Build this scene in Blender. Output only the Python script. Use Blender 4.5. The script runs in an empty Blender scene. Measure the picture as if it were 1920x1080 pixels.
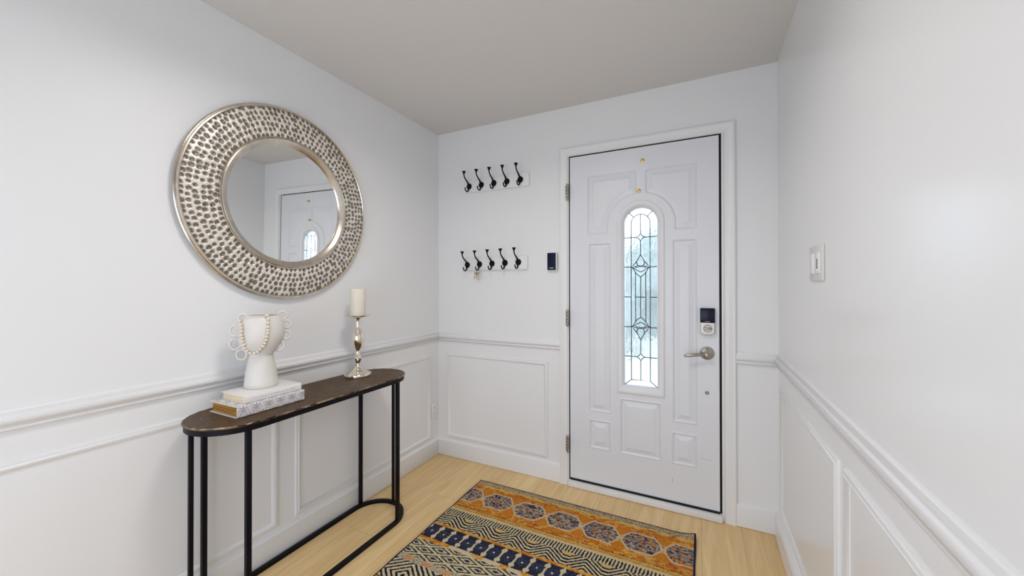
import bpy, bmesh, math, random
import numpy as np
from mathutils import Vector, Matrix, noise

random.seed(7)
RNG = np.random.default_rng(11)
scene = bpy.context.scene
COL = scene.collection
PI = math.pi
W, H = 2.1317, 2.40          # room width, ceiling height
BACK = -3.35                 # wall behind the camera

# ------------------------------------------------------------------ camera
yaw, pitch, roll = -0.46118, 0.00485, -0.001
fw = Vector((math.sin(yaw) * math.cos(pitch), math.cos(yaw) * math.cos(pitch), math.sin(pitch)))
rt = Vector((math.cos(yaw), -math.sin(yaw), 0))
up = rt.cross(fw)
rt2 = math.cos(roll) * rt + math.sin(roll) * up
up2 = -math.sin(roll) * rt + math.cos(roll) * up
cd = bpy.data.cameras.new('camera')
cam = bpy.data.objects.new('camera', cd)
COL.objects.link(cam)
cam.matrix_world = Matrix(((rt2.x, up2.x, -fw.x, 1.7825), (rt2.y, up2.y, -fw.y, -2.3293),
                           (rt2.z, up2.z, -fw.z, 1.2687), (0, 0, 0, 1)))
cd.sensor_width = 36
cd.lens = 713.174 * 36 / 1920
cd.shift_x = -0.84 / 1920
cd.shift_y = -10.25 / 1920
cd.clip_start = 0.02
scene.camera = cam

# ------------------------------------------------------------------ world, lights, exposure
scene.view_settings.view_transform = 'Standard'
scene.view_settings.look = 'None'
scene.view_settings.gamma = 1
scene.view_settings.exposure = 0.0
wd = bpy.data.worlds.new('overcast_sky')
scene.world = wd
wd.use_nodes = True
bgn = wd.node_tree.nodes['Background']
bgn.inputs[0].default_value = (0.81, 0.91, 1.09, 1)
bgn.inputs[1].default_value = 3.8


def area(name, loc, target, sx, sy, power, color, spread=None):
    ld = bpy.data.lights.new(name, 'AREA')
    ld.shape = 'RECTANGLE'
    ld.size, ld.size_y = sx, sy
    ld.energy = power
    ld.color = color
    if spread:
        ld.spread = spread
    o = bpy.data.objects.new(name, ld)
    COL.objects.link(o)
    o.location = loc
    o.rotation_euler = (Vector(target) - Vector(loc)).to_track_quat('-Z', 'Z').to_euler()
    return o


# overcast daylight through an unseen window added behind the camera as fill (a portal guides sampling), and an unseen ceiling light, also added as fill
WX0, WX1, WZ0, WZ1 = 0.36, 1.92, 0.15, 1.70
pt = area('added_window_portal', ((WX0 + WX1) / 2, BACK - 0.05, (WZ0 + WZ1) / 2), ((WX0 + WX1) / 2, 0, (WZ0 + WZ1) / 2), WX1 - WX0, WZ1 - WZ0, 1, (1, 1, 1))
pt.data.cycles.is_portal = True
pt2 = area('door_portal', (1.461, 0.12, 1.20), (1.461, -1, 1.20), 0.24, 1.15, 1, (1, 1, 1))
pt2.data.cycles.is_portal = True
area('added_ceiling_fill', (1.06, -1.42, 2.365), (1.06, -1.42, 0), 0.36, 0.36, 9.3, (1.02, 0.975, 0.94), spread=2.75)  # added light just out of view, brightens walls and floor; no fixture built

# ------------------------------------------------------------------ materials
def srgb(r, g, b):
    def f(c):
        c /= 255.0
        return c / 12.92 if c <= 0.04045 else ((c + 0.055) / 1.055) ** 2.4
    return (f(r), f(g), f(b), 1)


def mat(name, color, rough=0.5, metal=0.0, spec=0.5, bump=None, bscale=60, bdist=0.001, var=0.0, vscale=8,
        coat=0, sss=0, trans=0, ior=1.45, emit=None):
    m = bpy.data.materials.new(name)
    m.use_nodes = True
    nt = m.node_tree
    b = nt.nodes['Principled BSDF']
    b.inputs['Base Color'].default_value = color
    b.inputs['Roughness'].default_value = rough
    b.inputs['Metallic'].default_value = metal
    b.inputs['Specular IOR Level'].default_value = spec
    b.inputs['Coat Weight'].default_value = coat
    b.inputs['Transmission Weight'].default_value = trans
    b.inputs['IOR'].default_value = ior
    if sss:
        b.inputs['Subsurface Weight'].default_value = sss
        b.inputs['Subsurface Radius'].default_value = (0.02, 0.012, 0.006)
        b.inputs['Subsurface Scale'].default_value = 0.3
    geo = nt.nodes.new('ShaderNodeNewGeometry')
    if bump:
        n = nt.nodes.new('ShaderNodeTexNoise')
        n.inputs['Scale'].default_value = bscale
        n.inputs['Detail'].default_value = 4
        nt.links.new(geo.outputs['Position'], n.inputs['Vector'])
        bp = nt.nodes.new('ShaderNodeBump')
        bp.inputs['Strength'].default_value = bump
        bp.inputs['Distance'].default_value = bdist
        nt.links.new(n.outputs['Fac'], bp.inputs['Height'])
        nt.links.new(bp.outputs['Normal'], b.inputs['Normal'])
    if var:
        n = nt.nodes.new('ShaderNodeTexNoise')
        n.inputs['Scale'].default_value = vscale
        n.inputs['Detail'].default_value = 5
        nt.links.new(geo.outputs['Position'], n.inputs['Vector'])
        r = nt.nodes.new('ShaderNodeValToRGB')
        r.color_ramp.elements[0].position = 0.3
        r.color_ramp.elements[1].position = 0.7
        r.color_ramp.elements[0].color = tuple(c * (1 - var) for c in color[:3]) + (1,)
        r.color_ramp.elements[1].color = color
        nt.links.new(n.outputs['Fac'], r.inputs['Fac'])
        nt.links.new(r.outputs['Color'], b.inputs['Base Color'])
    return m


def attr_mat(name, rough, metal=0.0, spec=0.5, rough_attr=False):
    m = bpy.data.materials.new(name)
    m.use_nodes = True
    nt = m.node_tree
    b = nt.nodes['Principled BSDF']
    a = nt.nodes.new('ShaderNodeAttribute')
    a.attribute_name = 'Col'
    nt.links.new(a.outputs['Color'], b.inputs['Base Color'])
    b.inputs['Roughness'].default_value = rough
    b.inputs['Metallic'].default_value = metal
    b.inputs['Specular IOR Level'].default_value = spec
    return m


M = {}
M['wall'] = mat('wall_paint', (0.885, 0.886, 0.882, 1), 0.38, spec=0.35, bump=0.12, bscale=90, bdist=0.0006)
M['wall_gloss'] = mat('wall_paint_satin', (0.885, 0.886, 0.882, 1), 0.23, spec=0.6, bump=0.10, bscale=5, bdist=0.004)
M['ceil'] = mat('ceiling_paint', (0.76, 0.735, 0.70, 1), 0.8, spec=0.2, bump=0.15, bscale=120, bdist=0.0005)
M['trim'] = mat('trim_paint', (0.885, 0.880, 0.872, 1), 0.30, spec=0.45, bump=0.05, bscale=40)
M['door'] = mat('door_paint', (0.83, 0.84, 0.865, 1), 0.33, spec=0.45, var=0.02, vscale=3)
M['liteframe'] = mat('lite_frame_plastic', (0.84, 0.845, 0.85, 1), 0.35)
M['dark'] = mat('weatherstrip_rubber', (0.004, 0.004, 0.005, 1), 0.7)
M['threshold'] = mat('threshold_paint', (0.86, 0.85, 0.83, 1), 0.35, var=0.06, vscale=14)
M['nickel'] = mat('satin_nickel', (0.40, 0.365, 0.315, 1), 0.32, 1.0)
M['hinge'] = mat('hinge_steel', (0.50, 0.47, 0.41, 1), 0.35, 1.0, var=0.5, vscale=120)
M['brass'] = mat('brass', (0.75, 0.52, 0.15, 1), 0.2, 1.0)
M['keypad'] = mat('keypad_glass', (0.003, 0.003, 0.020, 1), 0.25, spec=0.25)
M['navybox'] = mat('navy_plastic', (0.004, 0.005, 0.035, 1), 0.4, spec=0.25)
M['whiteplastic'] = mat('white_plastic', (0.74, 0.73, 0.69, 1), 0.35)
M['greytext'] = mat('grey_print', (0.45, 0.43, 0.42, 1), 0.5)
M['slot'] = mat('slot_dark', (0.03, 0.03, 0.03, 1), 0.6)
M['iron'] = mat('black_iron', (0.002, 0.0015, 0.0015, 1), 0.5, spec=0.2)
M['tableiron'] = mat('table_black_metal', (0.003, 0.002, 0.005, 1), 0.45, spec=0.22)
M['came'] = mat('lead_came', (0.035, 0.037, 0.04, 1), 0.6, 0.2)
M['champagne'] = mat('champagne_metal', (0.86, 0.78, 0.68, 1), 0.11, 1.0)
M['wax'] = mat('ivory_wax', (0.83, 0.78, 0.66, 1), 0.5, sss=0.3)
M['ceramic'] = mat('matte_ceramic', (0.78, 0.745, 0.69, 1), 0.42, var=0.03, vscale=12)
M['bead'] = mat('cream_bead', (0.80, 0.71, 0.58, 1), 0.45)
M['bookwhite'] = mat('white_linen_cover', (0.83, 0.81, 0.78, 1), 0.6, bump=0.3, bscale=600, bdist=0.0004)
M['silver'] = mat('antique_silver', (0.74, 0.67, 0.58, 1), 0.23, 1.0, var=0.2, vscale=26)
M['mirror'] = mat('mirror_silvering', (0.96, 0.975, 0.975, 1), 0.0, 1.0)
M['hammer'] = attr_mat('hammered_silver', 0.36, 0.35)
M['rug'] = attr_mat('rug_pile', 0.95, 0, 0.05)
M['rugedge'] = mat('rug_binding', srgb(38, 40, 66), 0.9, spec=0.1, bump=1, bscale=300, bdist=0.001)
M['damask'] = attr_mat('blue_damask_paper', 0.55, 0, 0.3)
M['key'] = mat('key_brass', (0.50, 0.44, 0.32, 1), 0.3, 1.0)
M['faint'] = mat('faint_print', (0.62, 0.62, 0.64, 1), 0.6)
M['grass'] = mat('lawn_grass', (0.66, 0.68, 0.60, 1), 0.9, var=0.25, vscale=6)
M['leaf'] = mat('shrub_leaf', (0.42, 0.48, 0.44, 1), 0.8, var=0.5, vscale=12)
M['concrete'] = mat('porch_concrete', (0.55, 0.54, 0.52, 1), 0.9, var=0.2)
M['lamp'] = mat('lamp_glass', (0.9, 0.88, 0.8, 1), 0.4)


def page_mat(name, c0, c1, scale):
    m = bpy.data.materials.new(name)
    m.use_nodes = True
    nt = m.node_tree
    b = nt.nodes['Principled BSDF']
    b.inputs['Roughness'].default_value = 0.8
    geo = nt.nodes.new('ShaderNodeNewGeometry')
    mp = nt.nodes.new('ShaderNodeMapping')
    mp.inputs['Scale'].default_value = (6, 6, scale)
    n = nt.nodes.new('ShaderNodeTexNoise')
    n.inputs['Scale'].default_value = 1
    n.inputs['Detail'].default_value = 6
    r = nt.nodes.new('ShaderNodeValToRGB')
    r.color_ramp.elements[0].position = 0.35
    r.color_ramp.elements[1].position = 0.65
    r.color_ramp.elements[0].color = c0
    r.color_ramp.elements[1].color = c1
    nt.links.new(geo.outputs['Position'], mp.inputs['Vector'])
    nt.links.new(mp.outputs['Vector'], n.inputs['Vector'])
    nt.links.new(n.outputs['Fac'], r.inputs['Fac'])
    nt.links.new(r.outputs['Color'], b.inputs['Base Color'])
    bp = nt.nodes.new('ShaderNodeBump')
    bp.inputs['Strength'].default_value = 0.5
    bp.inputs['Distance'].default_value = 0.001
    nt.links.new(n.outputs['Fac'], bp.inputs['Height'])
    nt.links.new(bp.outputs['Normal'], b.inputs['Normal'])
    return m


M['pages_gold'] = page_mat('golden_brown_pages', srgb(120, 80, 25), srgb(200, 145, 60), 260)
M['pages_cream'] = page_mat('cream_pages', srgb(225, 205, 165), srgb(240, 226, 192), 400)


def floor_mat():
    m = bpy.data.materials.new('light_oak_planks')
    m.use_nodes = True
    nt = m.node_tree
    L = nt.links.new
    b = nt.nodes['Principled BSDF']
    geo = nt.nodes.new('ShaderNodeNewGeometry')
    mp = nt.nodes.new('ShaderNodeMapping')
    mp.inputs['Rotation'].default_value = (0, 0, PI / 2)
    mp.inputs['Location'].default_value = (0.3, 0.07, 0)
    L(geo.outputs['Position'], mp.inputs['Vector'])
    br = nt.nodes.new('ShaderNodeTexBrick')
    br.offset = 0.37
    br.inputs['Scale'].default_value = 1
    br.inputs['Brick Width'].default_value = 1.22
    br.inputs['Row Height'].default_value = 0.185
    br.inputs['Mortar Size'].default_value = 0.0009
    br.inputs['Mortar Smooth'].default_value = 0.2
    br.inputs['Color1'].default_value = (0.0, 0.0, 0.0, 1)
    br.inputs['Color2'].default_value = (1, 1, 1, 1)
    br.inputs['Mortar'].default_value = (0.5, 0.5, 0.5, 1)
    L(mp.outputs['Vector'], br.inputs['Vector'])
    mp2 = nt.nodes.new('ShaderNodeMapping')
    mp2.inputs['Scale'].default_value = (9, 0.8, 1)
    L(geo.outputs['Position'], mp2.inputs['Vector'])
    add = nt.nodes.new('ShaderNodeVectorMath')
    add.operation = 'MULTIPLY_ADD'
    add.inputs[1].default_value = (4, 9, 3)
    L(br.outputs['Color'], add.inputs[0])
    L(mp2.outputs['Vector'], add.inputs[2])
    n = nt.nodes.new('ShaderNodeTexNoise')
    n.inputs['Scale'].default_value = 2.2
    n.inputs['Detail'].default_value = 7
    n.inputs['Distortion'].default_value = 1.2
    L(add.outputs['Vector'], n.inputs['Vector'])
    r = nt.nodes.new('ShaderNodeValToRGB')
    r.color_ramp.elements[0].position = 0.28
    r.color_ramp.elements[1].position = 0.72
    r.color_ramp.elements[0].color = srgb(226, 190, 130)
    r.color_ramp.elements[1].color = srgb(248, 218, 164)
    L(n.outputs['Fac'], r.inputs['Fac'])
    # plank to plank tone
    hs = nt.nodes.new('ShaderNodeMixRGB')
    hs.blend_type = 'MULTIPLY'
    hs.inputs['Fac'].default_value = 1
    rr = nt.nodes.new('ShaderNodeValToRGB')
    rr.color_ramp.elements[0].color = (0.92, 0.90, 0.88, 1)
    rr.color_ramp.elements[1].color = (1, 1, 1, 1)
    L(br.outputs['Color'], rr.inputs['Fac'])
    L(r.outputs['Color'], hs.inputs['Color1'])
    L(rr.outputs['Color'], hs.inputs['Color2'])
    mx = nt.nodes.new('ShaderNodeMixRGB')
    mx.inputs['Color2'].default_value = srgb(185, 152, 106)
    L(br.outputs['Fac'], mx.inputs['Fac'])
    L(hs.outputs['Color'], mx.inputs['Color1'])
    L(mx.outputs['Color'], b.inputs['Base Color'])
    b.inputs['Roughness'].default_value = 0.42
    b.inputs['Specular IOR Level'].default_value = 0.4
    bp = nt.nodes.new('ShaderNodeBump')
    bp.inputs['Strength'].default_value = 0.12
    bp.inputs['Distance'].default_value = 0.001
    L(n.outputs['Fac'], bp.inputs['Height'])
    L(bp.outputs['Normal'], b.inputs['Normal'])
    return m


M['floor'] = floor_mat()


def ringed_top_mat():
    """dark bronze top scored with rings about three centres"""
    m = bpy.data.materials.new('ringed_bronze_top')
    m.use_nodes = True
    nt = m.node_tree
    L = nt.links.new
    b = nt.nodes['Principled BSDF']
    geo = nt.nodes.new('ShaderNodeNewGeometry')
    prev = None
    for c in ((0.205, -0.752, 0.775), (0.165, -1.13, 0.775), (0.175, -1.50, 0.775)):
        d = nt.nodes.new('ShaderNodeVectorMath')
        d.operation = 'DISTANCE'
        d.inputs[1].default_value = c
        L(geo.outputs['Position'], d.inputs[0])
        if prev is None:
            prev = d.outputs['Value']
        else:
            mi = nt.nodes.new('ShaderNodeMath')
            mi.operation = 'MINIMUM'
            L(prev, mi.inputs[0])
            L(d.outputs['Value'], mi.inputs[1])
            prev = mi.outputs[0]
    n = nt.nodes.new('ShaderNodeTexNoise')
    n.inputs['Scale'].default_value = 30
    n.inputs['Detail'].default_value = 5
    L(geo.outputs['Position'], n.inputs['Vector'])
    ma = nt.nodes.new('ShaderNodeMath')
    ma.operation = 'MULTIPLY_ADD'
    ma.inputs[1].default_value = 0.004
    L(n.outputs['Fac'], ma.inputs[0])
    L(prev, ma.inputs[2])
    mu = nt.nodes.new('ShaderNodeMath')
    mu.operation = 'MULTIPLY'
    mu.inputs[1].default_value = 2 * PI / 0.0085
    L(ma.outputs[0], mu.inputs[0])
    si = nt.nodes.new('ShaderNodeMath')
    si.operation = 'SINE'
    L(mu.outputs[0], si.inputs[0])
    r = nt.nodes.new('ShaderNodeValToRGB')
    r.color_ramp.elements[0].position = 0.0
    r.color_ramp.elements[1].position = 1.0
    r.color_ramp.elements[0].color = srgb(44, 30, 20)
    r.color_ramp.elements[1].color = srgb(128, 98, 62)
    mr = nt.nodes.new('ShaderNodeMapRange')
    mr.inputs['From Min'].default_value = -1
    L(si.outputs[0], mr.inputs['Value'])
    mm = nt.nodes.new('ShaderNodeMath')
    mm.operation = 'MULTIPLY'
    L(mr.outputs['Result'], mm.inputs[0])
    L(n.outputs['Fac'], mm.inputs[1])
    m2 = nt.nodes.new('ShaderNodeMath')
    m2.operation = 'MULTIPLY'
    m2.inputs[1].default_value = 1.9
    L(mm.outputs[0], m2.inputs[0])
    L(m2.outputs[0], r.inputs['Fac'])
    L(r.outputs['Color'], b.inputs['Base Color'])
    b.inputs['Metallic'].default_value = 0.55
    b.inputs['Roughness'].default_value = 0.42
    bp = nt.nodes.new('ShaderNodeBump')
    bp.inputs['Strength'].default_value = 0.7
    bp.inputs['Distance'].default_value = 0.0016
    L(si.outputs[0], bp.inputs['Height'])
    L(bp.outputs['Normal'], b.inputs['Normal'])
    return m


M['top'] = ringed_top_mat()


def edge_mat():
    m = mat('worn_bronze_edge', (0.05, 0.035, 0.025, 1), 0.35, 0.6)
    nt = m.node_tree
    b = nt.nodes['Principled BSDF']
    geo = nt.nodes.new('ShaderNodeNewGeometry')
    n = nt.nodes.new('ShaderNodeTexNoise')
    n.inputs['Scale'].default_value = 24
    n.inputs['Detail'].default_value = 6
    nt.links.new(geo.outputs['Position'], n.inputs['Vector'])
    r = nt.nodes.new('ShaderNodeValToRGB')
    r.color_ramp.elements[0].position = 0.42
    r.color_ramp.elements[1].position = 0.66
    r.color_ramp.elements[0].color = srgb(52, 36, 28)
    r.color_ramp.elements[1].color = srgb(200, 180, 155)
    nt.links.new(n.outputs['Fac'], r.inputs['Fac'])
    nt.links.new(r.outputs['Color'], b.inputs['Base Color'])
    return m


M['edge'] = edge_mat()


def glass_mat(name, rough, scale, strength, tint):
    m = bpy.data.materials.new(name)
    m.use_nodes = True
    nt = m.node_tree
    b = nt.nodes['Principled BSDF']
    b.inputs['Base Color'].default_value = tint
    b.inputs['Transmission Weight'].default_value = 1
    b.inputs['Roughness'].default_value = rough
    b.inputs['IOR'].default_value = 1.45
    geo = nt.nodes.new('ShaderNodeNewGeometry')
    mp = nt.nodes.new('ShaderNodeMapping')
    mp.inputs['Rotation'].default_value = (0, 0.6, 0)
    mp.inputs['Scale'].default_value = (1, 1, 0.35)
    n = nt.nodes.new('ShaderNodeTexNoise')
    n.inputs['Scale'].default_value = scale
    n.inputs['Detail'].default_value = 3
    n.inputs['Distortion'].default_value = 1.5
    nt.links.new(geo.outputs['Position'], mp.inputs['Vector'])
    nt.links.new(mp.outputs['Vector'], n.inputs['Vector'])
    bp = nt.nodes.new('ShaderNodeBump')
    bp.inputs['Strength'].default_value = strength
    bp.inputs['Distance'].default_value = 0.004
    nt.links.new(n.outputs['Fac'], bp.inputs['Height'])
    nt.links.new(bp.outputs['Normal'], b.inputs['Normal'])
    return m


M['glass'] = glass_mat('textured_door_glass', 0.10, 26, 0.8, (0.74, 0.785, 0.80, 1))

# ------------------------------------------------------------------ mesh helpers
def finish(name, bm, m, parent=None, smooth=35, recalc=True):
    if recalc:
        bmesh.ops.recalc_face_normals(bm, faces=bm.faces)
    me = bpy.data.meshes.new(name)
    bm.to_mesh(me)
    bm.free()
    if smooth:
        me.polygons.foreach_set('use_smooth', [True] * len(me.polygons))
        me.set_sharp_from_angle(angle=math.radians(smooth))
    if m is not None:
        me.materials.append(m)
    o = bpy.data.objects.new(name, me)
    COL.objects.link(o)
    if parent is not None:
        o.parent = parent
    return o


def empty(name, label, cat, loc=(0, 0, 0), group=None):
    o = bpy.data.objects.new(name, None)
    o.empty_display_size = 0.05
    COL.objects.link(o)
    o.location = loc
    tag(o, label, cat, group)
    return o


def tag(o, label, cat, group=None):
    o['label'] = label
    o['category'] = cat
    if group:
        o['group'] = group
    return o


def struct(o):
    o['kind'] = 'structure'
    return o


def box(bm, x0, x1, y0, y1, z0, z1, bev=0, seg=2):
    vs = [bm.verts.new(p) for p in ((x0, y0, z0), (x1, y0, z0), (x1, y1, z0), (x0, y1, z0),
                                    (x0, y0, z1), (x1, y0, z1), (x1, y1, z1), (x0, y1, z1))]
    fs = [bm.faces.new([vs[i] for i in f]) for f in
          ((0, 3, 2, 1), (4, 5, 6, 7), (0, 1, 5, 4), (1, 2, 6, 5), (2, 3, 7, 6), (3, 0, 4, 7))]
    if bev:
        es = set(e for f in fs for e in f.edges)
        bmesh.ops.bevel(bm, geom=list(es), offset=bev, segments=seg, affect='EDGES', profile=0.5)


def bxo(name, m, dims, bev=0, parent=None, seg=2):
    bm = bmesh.new()
    box(bm, *dims, bev=bev, seg=seg)
    return finish(name, bm, m, parent)


def tube(bm, pts, rad, n=12, closed=False, caps=True):
    pts = [Vector(p) for p in pts]
    N = len(pts)
    rads = rad if isinstance(rad, (list, tuple)) else [rad] * N
    rings = []
    ref = None
    for i, p in enumerate(pts):
        if closed:
            t = pts[(i + 1) % N] - pts[i - 1]
        else:
            t = pts[min(i + 1, N - 1)] - pts[max(i - 1, 0)]
        t.normalize()
        if ref is None:
            ref = Vector((0, 0, 1)) if abs(t.z) < 0.9 else Vector((1, 0, 0))
        a = (ref - t * ref.dot(t)).normalized()
        ref = a
        b = t.cross(a)
        rings.append([bm.verts.new(p + rads[i] * (math.cos(2 * PI * k / n) * a + math.sin(2 * PI * k / n) * b))
                      for k in range(n)])
    rng = range(N) if closed else range(N - 1)
    for i in rng:
        A, B = rings[i], rings[(i + 1) % N]
        for k in range(n):
            bm.faces.new((A[k], A[(k + 1) % n], B[(k + 1) % n], B[k]))
    if caps and not closed:
        bm.faces.new(list(reversed(rings[0])))
        bm.faces.new(rings[-1])


def lathe(bm, prof, origin=(0, 0, 0), axis='z', n=48):
    """prof: (r, h) points; axis 'z' up or 'y-' = towards the room (-y)"""
    ox, oy, oz = origin
    rings = []
    for r, h in prof:
        ring = []
        if r < 1e-6:
            p = (ox, oy, oz + h) if axis == 'z' else (ox, oy - h, oz) if axis == 'y-' else (ox + h, oy, oz)
            ring = [bm.verts.new(p)]
        else:
            for k in range(n):
                a = 2 * PI * k / n
                c, s = r * math.cos(a), r * math.sin(a)
                if axis == 'z':
                    p = (ox + c, oy + s, oz + h)
                elif axis == 'y-':
                    p = (ox + c, oy - h, oz + s)
                else:
                    p = (ox + h, oy + c, oz + s)
                ring.append(bm.verts.new(p))
        rings.append(ring)
    for A, B in zip(rings, rings[1:]):
        if len(A) == 1 and len(B) == 1:
            continue
        for k in range(n):
            k2 = (k + 1) % n
            if len(A) == 1:
                bm.faces.new((A[0], B[k2], B[k]))
            elif len(B) == 1:
                bm.faces.new((A[k], A[k2], B[0]))
            else:
                bm.faces.new((A[k], A[k2], B[k2], B[k]))


def grid_object(name, X, Y, Z, m, parent=None, color=None, keep=None, smooth=True):
    """X,Y,Z arrays (r,c) -> one mesh"""
    r, c = X.shape
    co = np.stack([X, Y, Z], -1).reshape(-1, 3).astype(np.float32)
    idx = np.arange(r * c).reshape(r, c)
    quads = np.stack([idx[:-1, :-1], idx[:-1, 1:], idx[1:, 1:], idx[1:, :-1]], -1).reshape(-1, 4)
    if keep is not None:
        quads = quads[keep.reshape(-1)]
    me = bpy.data.meshes.new(name)
    me.vertices.add(len(co))
    me.vertices.foreach_set('co', co.ravel())
    me.loops.add(quads.size)
    me.loops.foreach_set('vertex_index', quads.ravel().astype(np.int32))
    me.polygons.add(len(quads))
    me.polygons.foreach_set('loop_start', np.arange(0, quads.size, 4, dtype=np.int32))
    me.polygons.foreach_set('loop_total', np.full(len(quads), 4, dtype=np.int32))
    if smooth:
        me.polygons.foreach_set('use_smooth', np.ones(len(quads), dtype=bool))
    me.update(calc_edges=True)
    if color is not None:
        at = me.color_attributes.new('Col', 'FLOAT_COLOR', 'POINT')
        cc = np.ones((r * c, 4), dtype=np.float32)
        cc[:, :3] = color.reshape(-1, 3)
        at.data.foreach_set('color', cc.ravel())
    me.materials.append(m)
    o = bpy.data.objects.new(name, me)
    COL.objects.link(o)
    if parent is not None:
        o.parent = parent
    return o


WALLMAP = {'left': lambda u, v, h: (h, u, v), 'back': lambda u, v, h: (u, -h, v), 'right': lambda u, v, h: (W - h, u, v)}


def rail(name, wall, prof, u0, u1, m0=0, m1=0, m='trim'):
    """prof: list (v, h); extruded along u, ends mitred by m*h"""
    bm = bmesh.new()
    f = WALLMAP[wall]
    A = [bm.verts.new(f(u0 + m0 * h, v, h)) for v, h in prof]
    B = [bm.verts.new(f(u1 + m1 * h, v, h)) for v, h in prof]
    for i in range(len(prof) - 1):
        bm.faces.new((A[i], A[i + 1], B[i + 1], B[i]))
    bm.faces.new((A[-1], A[0], B[0], B[-1]))
    bm.faces.new(A)
    bm.faces.new(list(reversed(B)))
    return struct(finish(name, bm, M[m], smooth=50))


def frame(name, wall, u0, u1, v0, v1, prof, parent=None, m='trim'):
    """rectangular moulding, prof: (inward offset, height)"""
    bm = bmesh.new()
    f = WALLMAP[wall]
    rings = []
    for w, h in prof:
        rings.append([bm.verts.new(f(u, v, h)) for u, v in
                      ((u0 + w, v0 + w), (u1 - w, v0 + w), (u1 - w, v1 - w), (u0 + w, v1 - w))])
    for A, B in zip(rings, rings[1:]):
        for k in range(4):
            bm.faces.new((A[k], A[(k + 1) % 4], B[(k + 1) % 4], B[k]))
    A, B = rings[-1], rings[0]
    for k in range(4):
        bm.faces.new((A[k], A[(k + 1) % 4], B[(k + 1) % 4], B[k]))
    return struct(finish(name, bm, M[m], smooth=50))


# ------------------------------------------------------------------ room shell
T = 0.12
struct(bxo('floor', M['floor'], (-T, W + T, BACK - T, 0.16, -0.10, 0)))
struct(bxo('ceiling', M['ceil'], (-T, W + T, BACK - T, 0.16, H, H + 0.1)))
struct(bxo('wall_left', M['wall'], (-T, 0, BACK, 0.0, 0, H)))
struct(bxo('wall_right', M['wall_gloss'], (W, W + T, BACK, 0.0, 0, H)))
bm = bmesh.new()
box(bm, -T, WX0, BACK - T, BACK, 0, H)
box(bm, WX1, W + T, BACK - T, BACK, 0, H)
box(bm, WX0, WX1, BACK - T, BACK, 0, WZ0)
box(bm, WX0, WX1, BACK - T, BACK, WZ1, H)
struct(finish('wall_front', bm, M['wall'], smooth=0))
bm = bmesh.new()
for x0_, x1_, z0_, z1_ in ((WX0, WX0 + 0.05, WZ0, WZ1), (WX1 - 0.05, WX1, WZ0, WZ1), (WX0 + 0.05, WX1 - 0.05, WZ0, WZ0 + 0.05),
                           (WX0 + 0.05, WX1 - 0.05, WZ1 - 0.05, WZ1), (1.04, 1.08, WZ0 + 0.05, WZ1 - 0.05)):
    box(bm, x0_, x1_, BACK - 0.09, BACK - 0.03, z0_, z1_, bev=0.004)
struct(finish('added_window_1', bm, M['trim'], smooth=40))  # added window, out of view, opens the wall so sky light fills the hall
# back wall with the door opening
DX0, DX1, DZ1 = 1.022, 1.888, 2.090
bm = bmesh.new()
xs = [-T, DX0, DX1, W + T]
zs = [0, DZ1, H]
for yy in (0.0, 0.16):
    g = [[bm.verts.new((x, yy, z)) for x in xs] for z in zs]
    for j in range(2):
        for i in range(3):
            if not (j == 0 and i == 1):
                bm.faces.new((g[j][i], g[j][i + 1], g[j + 1][i + 1], g[j + 1][i]))
for a, b_ in (((DX0, 0), (DX0, DZ1)), ((DX0, DZ1), (DX1, DZ1)), ((DX1, DZ1), (DX1, 0))):
    vs = [bm.verts.new((a[0], 0, a[1])), bm.verts.new((b_[0], 0, b_[1])),
          bm.verts.new((b_[0], 0.16, b_[1])), bm.verts.new((a[0], 0.16, a[1]))]
    bm.faces.new(vs)
bmesh.ops.remove_doubles(bm, verts=bm.verts, dist=1e-5)
struct(finish('wall_back', bm, M['wall'], smooth=0))

# baseboards, chair rails
BASE = [(0.002, 0), (0.002, 0.015), (0.106, 0.015), (0.111, 0.012), (0.118, 0.006), (0.121, 0.0)]
BASER = [(0.002, 0), (0.002, 0.021), (0.096, 0.021), (0.099, 0.017), (0.103, 0.019), (0.108, 0.018), (0.111, 0.012),
         (0.116, 0.013), (0.122, 0.008), (0.126, 0.0)]
RAIL = [(0.848, 0), (0.850, 0.011), (0.856, 0.015), (0.864, 0.012), (0.868, 0.013), (0.872, 0.021), (0.882, 0.025),
        (0.889, 0.022), (0.892, 0.014), (0.897, 0.011), (0.906, 0.009), (0.912, 0.004), (0.914, 0)]
PANEL = [(0.0, 0.0), (0.001, 0.007), (0.005, 0.011), (0.009, 0.009), (0.011, 0.010), (0.016, 0.016), (0.021, 0.014),
         (0.025, 0.008), (0.030, 0.004), (0.031, 0.0)]
CX0, CX1, CZ1 = 0.970, 1.944, 2.134     # outer edges of the door casing
rail('baseboard_left', 'left', BASE, BACK, 0, 0, -1)
rail('baseboard_back', 'back', BASE, 0, CX0, 1, 0)
rail('baseboard_back_right', 'back', BASE, CX1, W, 0, -1.45)
rail('baseboard_right', 'right', BASER, BACK, 0, 0, -0.72)
rail('trim_1', 'left', RAIL, BACK, 0, 0, -1)
rail('trim_2', 'back', RAIL, 0, CX0, 1, 0)
rail('trim_3', 'back', RAIL, CX1, W, 0, -1)
rail('trim_4', 'right', RAIL, BACK, 0, 0, -1)
PANEL = [(w * 0.95, h * 0.72) for w, h in PANEL]
n_ = 5
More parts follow.
